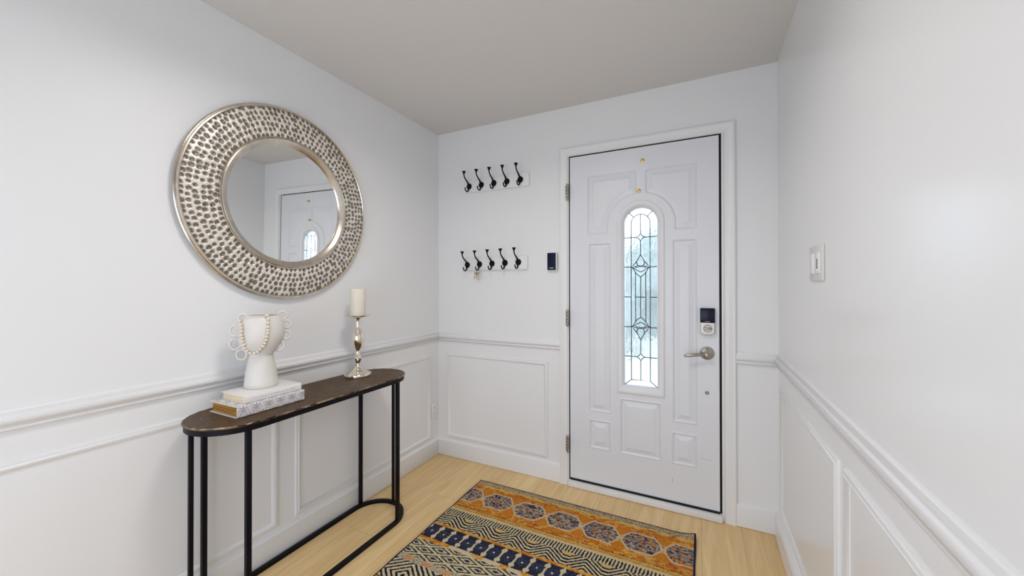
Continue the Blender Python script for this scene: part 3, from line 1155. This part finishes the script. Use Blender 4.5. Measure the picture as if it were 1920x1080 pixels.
hand = [(529.6, 589.0, 8.0, 0.0), (538.4, 606.0, 7.4, 0.0), (536.8, 627.5, 7.6, 0.0), (523.5, 648.0, 7.6, 0.006), (458.0, 592.0, 8.5, 0.008),
        (444.5, 613.5, 9.5, 0.0), (444.0, 638.0, 9.5, 0.0), (455.5, 657.5, 9.0, 0.006)]
for hx, hy, hr, fwd in hand:
    s = (hx - 490.2) * 0.00222 * 0.86
    z = 1.2687 - (hy - 529.75) * 0.00222 - VZ
    R = hr * 0.00222
    tilt = 0.35 if s < 0 else 0.15
    ax = (rrv * math.cos(tilt) + vd * math.sin(tilt) * (1 if s < 0 else -1))
    cpt = rrv * s + vd * fwd + Vector((0, 0, z))
    bm = bmesh.new()
    tube(bm, [cpt + ax * (0.92 * R * math.cos(2 * PI * k / 28)) + Vector((0, 0, R * math.sin(2 * PI * k / 28))) for k in range(28)], 0.0050, n=10, closed=True)
    finish('ring_handle', bm, M['ceramic'], vs, smooth=80)

bg = empty('bead_garland', 'string of cream wooden beads draped over the front of the vase', 'bead garland', (VX, VY, 1.14))
BP = [(0.2082, -1.3923, 1.1478), (0.2143, -1.3899, 1.1292), (0.2222, -1.3946, 1.1147), (0.2263, -1.398, 1.0984), (0.2285, -1.4, 1.0852), (0.2284, -1.4002, 1.0735), (0.2269, -1.4042, 1.0598), (0.2243, -1.4049, 1.047), (0.2208, -1.4077, 1.0337), (0.2147, -1.4107, 1.022), (0.2057, -1.4167, 1.0105), (0.1943, -1.4204, 0.9992), (0.1801, -1.4277, 0.9935), (0.1666, -1.4369, 0.995), (0.161, -1.447, 1.0045), (0.1579, -1.4531, 1.0158), (0.1622, -1.4586, 1.0302), (0.1595, -1.4617, 1.0437), (0.1599, -1.4641, 1.0566), (0.1575, -1.4653, 1.0688), (0.1573, -1.4652, 1.0836), (0.1523, -1.4641, 1.0965), (0.1438, -1.4612, 1.109), (0.1229, -1.4532, 1.1224)]
zs_, rs_ = zip(*[(h + VZ, r) for r, h in out[6:19]])
BQ = []
for p in BP:
    d = Vector((p[0] - VX, p[1] - VY, 0))
    z = min(p[2], 1.137)
    r = float(np.interp(z, zs_, rs_)) + 0.0062
    d = d.normalized() * r
    BQ.append(Vector((VX + d.x, VY + d.y, p[2] if p[2] < 1.14 else 1.1445)) - Vector((VX, VY, 1.14)))
bead_mesh = None
for i, p in enumerate(BQ):
    if bead_mesh is None:
        bm = bmesh.new()
        bmesh.ops.create_uvsphere(bm, u_segments=16, v_segments=10, radius=0.0074)
        o = finish('bead', bm, M['bead'], bg, smooth=80)
        bead_mesh = o.data
        proto = o
    else:
        o = proto.copy()
        COL.objects.link(o)
    o.location = p
    s_ = random.uniform(0.92, 1.06)
    o.scale = (s_, s_, 0.88)
bm = bmesh.new()
a0 = math.atan2(BQ[0].y, BQ[0].x)
a1 = math.atan2(BQ[-1].y, BQ[-1].x)
cord = [(0.066 * math.cos(a), 0.066 * math.sin(a), 0.0035) for a in np.linspace(a1, a0, 14)]
tube(bm, [BQ[-1]] + cord + list(BQ[0:]), 0.0014, n=6)
finish('cord', bm, M['bead'], bg, smooth=60)

# ------------------------------------------------------------------ candlestick, candle
KX, KY = 0.122, -0.862
cs = empty('candlestick', 'tall polished champagne metal candlestick with wide drip plate, at the far end of the console', 'candlestick', (KX, KY, 0.7752))
prof = [(0, 0.0), (0.062, 0.0), (0.068, 0.002), (0.0690, 0.014), (0.067, 0.018), (0.060, 0.021), (0.040, 0.032), (0.022, 0.045), (0.014, 0.054), (0.0105, 0.060), (0.0125, 0.063), (0.0105, 0.066), (0.0125, 0.075),
        (0.0185, 0.094), (0.0200, 0.096), (0.0200, 0.099), (0.0165, 0.106), (0.0115, 0.124), (0.0100, 0.134), (0.0115, 0.142), (0.0200, 0.158), (0.0290, 0.178), (0.0335, 0.198), (0.0325, 0.218), (0.0260, 0.238), (0.0160, 0.254),
        (0.0125, 0.266), (0.0120, 0.290), (0.0140, 0.306), (0.018, 0.312), (0.030, 0.315), (0.052, 0.319), (0.0655, 0.326), (0.0665, 0.328), (0.064, 0.328), (0.050, 0.323), (0.030, 0.320), (0, 0.320)]
bm = bmesh.new()
lathe(bm, [(r, h) for r, h in prof[:31]] + [(0, 0.314)], (0, 0, 0), 'z', 64)
finish('stem', bm, M['champagne'], cs, smooth=50)
bm = bmesh.new()
lathe(bm, [(0, 0.3125)] + prof[29:], (0, 0, 0), 'z', 64)
finish('drip_plate', bm, M['champagne'], cs, smooth=50)
cn = empty('candle', 'ivory pillar candle standing on the metal candlestick', 'candle', (KX, KY, 1.0955))
bm = bmesh.new()
lathe(bm, [(0, 0), (0.0385, 0.0), (0.040, 0.002), (0.040, 0.146), (0.0385, 0.150), (0.030, 0.1505), (0.018, 0.147), (0, 0.146)], (0, 0, 0), 'z', 48)
finish('wax_body', bm, M['wax'], cn, smooth=50)
bm = bmesh.new()
tube(bm, [(0, 0, 0.145), (0.0005, 0, 0.150), (0.001, 0.0005, 0.154)], 0.001, n=6)
finish('wick', bm, M['faint'], cn, smooth=50)

# ------------------------------------------------------------------ coat racks with black hooks, keys
def hook_meshes():
    """hook about its plate centre, board face at y=0, sticking out to -y"""
    bm = bmesh.new()
    lathe(bm, [(0, 0.0), (0.0208, 0.0), (0.0216, 0.002), (0.0195, 0.0055), (0.011, 0.0095), (0, 0.011)], (0, 0, 0), 'y-', 24)
    up_ = [(0, -0.006, 0.004), (0, -0.014, 0.016), (0, -0.026, 0.028), (0, -0.042, 0.038), (0, -0.056, 0.048), (0, -0.065, 0.059), (0, -0.068, 0.069), (0, -0.068, 0.079)]
    tube(bm, up_, [0.0070, 0.0062, 0.0054, 0.0048, 0.0044, 0.0042, 0.0042, 0.0045], n=10)
    lo = [(0, -0.005, -0.004), (0, -0.009, -0.018), (0, -0.013, -0.030), (0, -0.020, -0.039), (0, -0.030, -0.043), (0, -0.042, -0.041), (0, -0.051, -0.032), (0, -0.054, -0.018)]
    tube(bm, lo, [0.0066, 0.0058, 0.0050, 0.0046, 0.0044, 0.0042, 0.0040, 0.0040], n=10)
    return bm


def knob_mesh():
    bm = bmesh.new()
    lathe(bm, [(0, 0.070), (0.0046, 0.070), (0.0062, 0.077), (0.0095, 0.084), (0.0130, 0.0895), (0.0130, 0.0925), (0, 0.0935)], (0, -0.068, 0), 'z', 18)
    return bm


first_hook = None
for (bx0_, bx1_, bz0_, bz1_, hx0, hz0, dz, lab) in (
        (0.236, 0.756, 1.928, 2.020, 0.287, 1.973, 0.0, 'white wooden coat rack with five black hooks, the upper one with nothing hanging'),
        (0.228, 0.744, 1.370, 1.462, 0.272, 1.409, 0.0024, 'white wooden coat rack with five black hooks, the lower one holding keys')):
    rk = empty('coat_rack', lab, 'coat rack', (hx0, 0, hz0), 'coat racks on the back wall')
    bm = bmesh.new()
    box(bm, bx0_ - hx0, bx1_ - hx0, -0.018, -0.0005, bz0_ - hz0, bz1_ - hz0, bev=0.0025)
    bo = finish('board', bm, M['wall'], rk, smooth=40)
    for k in range(5):
        if first_hook is None:
            h_ = finish('hook', hook_meshes(), M['iron'], rk, smooth=50)
            kb = finish('knob', knob_mesh(), M['iron'], h_, smooth=50)
            first_hook = (h_, kb)
        else:
            h_ = first_hook[0].copy()
            COL.objects.link(h_)
            h_.parent = rk
            kb = first_hook[1].copy()
            COL.objects.link(kb)
            kb.parent = h_
        h_.location = (0.1017 * k, -0.018, dz * k)

ks = empty('keys', 'small bunch of brass keys hanging from the second hook of the lower rack', 'keys', (0.374, -0.050, 1.369))
bm = bmesh.new()
tube(bm, [(0.011 * math.cos(2 * PI * k / 24), 0.002 * math.sin(4 * PI * k / 24), -0.010 + 0.011 * math.sin(2 * PI * k / 24)) for k in range(24)], 0.0009, n=6, closed=True)
finish('split_ring', bm, M['key'], ks, smooth=60)
for dx, ang, ln in ((-0.009, 0.30, 0.050), (0.009, -0.12, 0.056), (0.001, 0.06, 0.045)):
    bm = bmesh.new()
    lathe(bm, [(0, 0), (0.009, 0), (0.0095, 0.001), (0.009, 0.002), (0, 0.002)], (0, 0.001, -0.009), 'y-', 18)
    box(bm, -0.0032, 0.0032, -0.0009, 0.0009, -ln, -0.014, bev=0.0003)
    for q in range(4):
        box(bm, 0.0028, 0.0048, -0.0007, 0.0007, -ln + 0.004 + q * 0.006, -ln + 0.007 + q * 0.006)
    o = finish('key', bm, M['key'], ks, smooth=40)
    o.rotation_euler = (0, ang, 0.3 * dx * 50)
    o.location = (dx, -0.003 + dx * 0.3, -0.014)

# ------------------------------------------------------------------ navy alarm box, switch, outlet
ab = empty('alarm_keypad', 'small navy blue and white alarm box on the wall left of the door', 'alarm box', (0.922, 0, 1.416))
bm = bmesh.new()
box(bm, -0.033, 0.0325, -0.0265, -0.0005, -0.058, 0.057, bev=0.004, seg=3)
finish('white_housing', bm, M['whiteplastic'], ab, smooth=40)
bm = bmesh.new()
box(bm, -0.0315, 0.0255, -0.030, -0.022, -0.055, 0.055, bev=0.003, seg=3)
finish('navy_cover', bm, M['navybox'], ab, smooth=40)
bm = bmesh.new()
for k, w in enumerate((0.004, 0.002, 0.004, 0.004, 0.004, 0.003)):
    box(bm, -0.0165 + k * 0.0048, -0.0165 + k * 0.0048 + w, -0.0306, -0.0298, -0.0445, -0.0395)
finish('logo_print', bm, M['whiteplastic'], ab, smooth=0)

sw = empty('light_switch', 'white double switch plate with dimmer slider on the right wall', 'light switch', (W, -0.735, 1.338))
bm = bmesh.new()
box(bm, -0.0075, -0.0003, -0.080, 0.072, -0.058, 0.058, bev=0.002)
finish('switch_plate', bm, M['whiteplastic'], sw, smooth=40)
bm = bmesh.new()
box(bm, -0.0105, -0.006, -0.056, -0.018, -0.034, 0.034, bev=0.0012)
dm = finish('dimmer', bm, M['trim'], sw, smooth=40)
bm = bmesh.new()
box(bm, -0.0112, -0.0100, -0.040, -0.034, -0.020, 0.014)
finish('slider_slot', bm, M['slot'], dm, smooth=0)
bm = bmesh.new()
box(bm, -0.014, -0.010, -0.042, -0.032, -0.027, -0.020, bev=0.0008)
finish('slider_knob', bm, M['trim'], dm, smooth=40)
bm = bmesh.new()
box(bm, -0.0115, -0.006, 0.010, 0.046, -0.034, 0.034, bev=0.0015)
finish('rocker', bm, M['trim'], sw, smooth=40)

ol = empty('power_outlet', 'white duplex power outlet low on the left wall beside the corner', 'power outlet', (0, -0.055, 0.335))
bm = bmesh.new()
box(bm, 0.0003, 0.005, -0.035, 0.035, -0.058, 0.058, bev=0.0015)
finish('outlet_plate', bm, M['trim'], ol, smooth=40)
for zc in (0.020, -0.020):
    bm = bmesh.new()
    lathe(bm, [(0, 0), (0.0165, 0), (0.0165, 0.002), (0, 0.002)], (0.005, 0, zc), 'x', 24)
    so = finish('socket', bm, M['trim'], ol, smooth=20)
    bm = bmesh.new()
    for dy in (-0.0065, 0.0065):
        box(bm, 0.0066, 0.0073, dy - 0.0012, dy + 0.0012, zc - 0.001, zc + 0.008)
    lathe(bm, [(0, 0), (0.0025, 0), (0.0025, 0.0007), (0, 0.0007)], (0.0066, 0, zc - 0.008), 'x', 10)
    finish('socket_slots', bm, M['slot'], so, smooth=0)

# ------------------------------------------------------------------ rug
RX0, RX1, RYT, RYB = 0.510, 1.750, -0.222, -2.058


def smooth_noise(shape, cell, seed):
    g = np.random.default_rng(seed)
    a = g.random((int(shape[0] / cell[0]) + 3, int(shape[1] / cell[1]) + 3))
    yi = np.arange(shape[0]) / cell[0]
    xi = np.arange(shape[1]) / cell[1]
    y0, x0 = yi.astype(int), xi.astype(int)
    fy, fx = (yi - y0)[:, None], (xi - x0)[None, :]
    fy, fx = fy * fy * (3 - 2 * fy), fx * fx * (3 - 2 * fx)
    a00 = a[np.ix_(y0, x0)]
    a01 = a[np.ix_(y0, x0 + 1)]
    a10 = a[np.ix_(y0 + 1, x0)]
    a11 = a[np.ix_(y0 + 1, x0 + 1)]
    return (a00 * (1 - fx) + a01 * fx) * (1 - fy) + (a10 * (1 - fx) + a11 * fx) * fy


nx, ny = 500, 736
xs_ = np.linspace(RX0 + 0.004, RX1 - 0.004, nx)
ys_ = np.linspace(RYT - 0.004, RYB + 0.004, ny)
XR, YR = np.meshgrid(xs_, ys_)
jit = (smooth_noise(XR.shape, (3, 3), 1) - 0.5) * 0.0030
jit2 = (smooth_noise(XR.shape, (3, 3), 2) - 0.5) * 0.0035
b = -YR + jit
x = XR + jit2
b = np.where(b > 1.14, 2.28 - b, b)
fine = RNG.random(XR.shape)
fine2 = RNG.random(XR.shape)
med = smooth_noise(XR.shape, (4, 8), 4)
streak = smooth_noise(XR.shape, (2.2, 14), 5)
big = smooth_noise(XR.shape, (30, 60), 6)
C_ = {k: np.array(srgb(*v)[:3]) for k, v in dict(gold=(214, 156, 70), orange=(200, 122, 38), rust=(160, 82, 44), cream=(206, 192, 156),
      navy=(37, 38, 54), black=(38, 33, 38), grey=(112, 108, 116), slate=(72, 78, 104), pink=(208, 158, 128), lgold=(210, 174, 98), blue=(62, 67, 88), dgrn=(110, 104, 70)).items()}


def mixc(a, b_, f):
    return a * (1 - f[..., None]) + b_ * f[..., None]


col = np.zeros(XR.shape + (3,))
col[:] = C_['cream']


def put(mask, value):
    global col
    col = np.where(mask[..., None], value, col)


full = lambda k: np.broadcast_to(C_[k], col.shape)
sel = lambda cond, a, b_: np.where(cond[..., None], a, b_)
goldf = sel(med > 0.55, full('gold'), full('orange'))
goldf = sel(streak > 0.72, full('lgold'), goldf)
goldf = sel((fine > 0.86) & (med < 0.6), full('rust'), goldf)
goldf = sel((smooth_noise(XR.shape, (3, 5), 9) > 0.80), full('rust'), goldf)
goldf = mixc(goldf, full('rust'), np.clip(big - 0.45, 0, 1) * 0.7)
# field and border speckle
put(b < 0.555, goldf)
spk = sel(fine > 0.62, full('dgrn'), sel(fine2 > 0.5, full('lgold'), full('cream')))
spk = sel((fine2 > 0.82), full('slate'), spk)
put(b < 0.262, spk)
put((b >= 0.262) & (b < 0.282) & (streak > 0.4), full('lgold'))
put((b >= 0.296) & (b < 0.299) & (fine > 0.25), full('rust'))
# orange roundels and grey medallions with cream outlines
per = 0.198
cy = 0.393
kx = (x - 0.527) / per
dxm = (kx - np.round(kx)) * per
dxb = (kx - 0.5 - np.round(kx - 0.5)) * per
em = np.maximum((np.abs(dxm) / 0.090) ** 1.25 + (np.abs(b - cy) / 0.105) ** 1.3, np.abs(b - cy) / 0.064)
rb = np.minimum(np.hypot(dxb, (b - 0.333) * 1.08), np.hypot(dxb, (b - 0.453) * 1.08))
put((rb < 0.040) & (np.abs(b - cy) < 0.085) & (fine2 > 0.25), full('cream'))
put(rb < 0.0355, sel(med > 0.62, full('orange'), sel(fine > 0.72, full('gold'), sel(fine2 > .45, full('orange') * 0.72, full('orange')))))
put((np.abs(b - cy) > 0.062) & (rb < 0.042) & (rb > 0.0345), goldf)
greyf = sel(fine > 0.5, full('grey'), full('slate'))
st2 = smooth_noise(XR.shape, (1.7, 4), 31)
greyf = sel(st2 > 0.62, full('cream') * 0.75, greyf)
greyf = sel(st2 < 0.28, full('black'), greyf)
greyf = sel(smooth_noise(XR.shape, (3, 4), 12) > 0.76, full('orange'), greyf)
greyf = sel(smooth_noise(XR.shape, (3, 4), 13) > 0.80, full('pink') * 0.7, greyf)
put((em < 1.14) & (b < 0.5), sel(fine > 0.3, full('cream'), full('pink')))
put((em < 1.0) & (b < 0.5), greyf)
put((np.abs(b - cy) < 0.0035) & (np.abs(dxb) < 0.018), full('cream'))
put((np.abs(b - 0.5185) < 0.0022) & (fine > 0.25), full('black'))
put((b > 0.521) & (b < 0.557), sel(streak > 0.5, full('lgold'), full('gold')))
put((b > 0.521) & (b < 0.557) & (fine > 0.86), full('rust'))
put((np.abs(b - 0.536) < 0.0016) & (fine > 0.3), full('dgrn'))
put((b > 0.545) & (b < 0.557), sel(fine > 0.5, full('cream'), full('lgold')))
# ticks
tk = ((x + (b - 0.58) * 0.12) / 0.0158) % 1.0
put((b > 0.556) & (b < 0.612), full('cream'))
put((b > 0.560) & (b < 0.607) & (tk < 0.50), full('black'))
# chevron band
pz = 0.181
tri = np.abs(((x - 0.766) / pz) - np.round((x - 0.766) / pz)) * 2      # 0 at peaks, 1 at valleys
s_ = (b - 0.6165) - 0.058 * np.clip((tri - 0.04) / 0.8, 0, 1)
mb = (b > 0.608) & (b < 0.697)
put(mb, full('cream'))
for o_ in (-0.042, -0.021, 0.0, 0.021, 0.042, 0.063):
    put(mb & (np.abs(s_ - o_) < 0.0054), full('black'))
put(mb & (s_ < -0.050), full('lgold'))
put(mb & (s_ > 0.071), full('lgold'))
# gold line, navy band
gl = sel(med > 0.5, full('gold'), full('orange'))
gl = sel(streak > 0.66, full('lgold'), gl)
put((b > 0.695) & (b < 0.712), gl)
nb = (b > 0.712) & (b < 0.814)
put(nb, sel(fine > 0.72, full('blue'), full('navy')))
pf = 0.0725
fx_ = (x - 0.798 + (b - 0.765) * 0.10) / pf
dxf = (fx_ - np.round(fx_)) * pf
dxr = (fx_ - 0.5 - np.round(fx_ - 0.5)) * pf
fig = (np.hypot(dxf, b - 0.732) < 0.0135) | (np.hypot(dxf, b - 0.797) < 0.0135) | ((np.abs(dxf) < 0.0050) & nb)
put(nb & fig, full('cream'))
ros = np.hypot(dxr, b - 0.764)
ra = np.arctan2(b - 0.764, dxr)
put(nb & (ros < 0.0055), full('cream'))
put(nb & (ros > 0.012) & (ros < 0.0175) & (np.cos(ra * 6) > 0.2), full('blue') * 1.7)
put(nb & (ros > 0.023) & (ros < 0.0262) & (fine > 0.35), full('blue') * 1.5)
put((b > 0.814) & (b < 0.838), gl)
put((b > 0.814) & (b < 0.838) & (smooth_noise(XR.shape, (8, 16), 20) > 0.62), full('cream'))
# diamond lattice
db = (b > 0.838) & (b < 0.952)
u_ = (x - 0.602) / 0.148
v_ = (b - 0.895) / 0.0555
q1 = np.abs(u_ - np.round(u_)) * 2 + np.abs(v_ - np.round(v_)) * 2
q2 = np.abs(u_ - 0.5 - np.round(u_ - 0.5)) * 2 + np.abs(v_ - 0.5 - np.round(v_ - 0.5)) * 2
q = np.minimum(q1, q2)
put(db, full('cream'))
put(db & (q < 0.30), sel(fine > 0.7, full('blue'), full('navy')))
put(db & (q > 0.56) & (q < 0.80), full('black'))
# pink dashes
pb = (b > 0.950) & (b < 0.984)
pd = (x - 0.570) / 0.104
dp_ = np.abs(pd - np.round(pd)) * 0.104
put(pb, sel(fine > 0.66, full('slate'), full('cream')))
put(pb & (dp_ < 0.030) & (b > 0.955) & (b < 0.979), sel(fine > 0.55, full('pink'), sel(fine2 > .6, full('rust'), full('lgold'))))
# large nested chevrons
cb = (b > 0.984) & (b < 1.105)
ux = np.abs((x - 0.621) / 0.25 - np.round((x - 0.621) / 0.25)) * 0.25
sq = ux * 0.80 + np.abs(b - 1.062)
put(cb, full('cream'))
put(cb & (((sq / 0.0250) % 1.0) < 0.46), full('black'))
put((b > 1.105), goldf)
put((b > 1.105) & (b < 1.109), full('black'))
col = col * (0.86 + 0.24 * RNG.random(XR.shape))[..., None]
curl = np.clip(1 - np.hypot(XR - RX1, (YR - RYT) * 0.8) / 0.09, 0, 1) ** 2 * 0.016
zr = 0.0105 + (RNG.random(XR.shape) - 0.5) * 0.0016 + curl
rug = empty('area_rug', 'patterned area rug in gold, navy and cream bands on the oak floor', 'rug', (RX0, RYT, 0))
ro = grid_object('rug_pile', XR - RX0, YR - RYT, zr, M['rug'], rug, color=np.clip(col, 0, 1), smooth=True)
bm = bmesh.new()
pts = []
for a, b_ in (((RX0, RYT), (RX1, RYT)), ((RX1, RYT), (RX1, RYB)), ((RX1, RYB), (RX0, RYB)), ((RX0, RYB), (RX0, RYT))):
    for k in range(40):
        t = k / 40
        X_ = a[0] + (b_[0] - a[0]) * t
        Y_ = a[1] + (b_[1] - a[1]) * t
        cz_ = max(0, 1 - math.hypot(X_ - RX1, (Y_ - RYT) * 0.8) / 0.09) ** 2 * 0.016
        pts.append((X_ - RX0 + 0.0012 * math.sin(k), Y_ - RYT, 0.0062 + cz_))
tube(bm, pts, 0.0052, n=8, closed=True)
finish('rug_binding', bm, M['rugedge'], rug, smooth=70)
bm = bmesh.new()
box(bm, 0.002, RX1 - RX0 - 0.002, RYB - RYT + 0.002, -0.002, 0.001, 0.008)
finish('rug_backing', bm, M['rugedge'], rug, smooth=0)
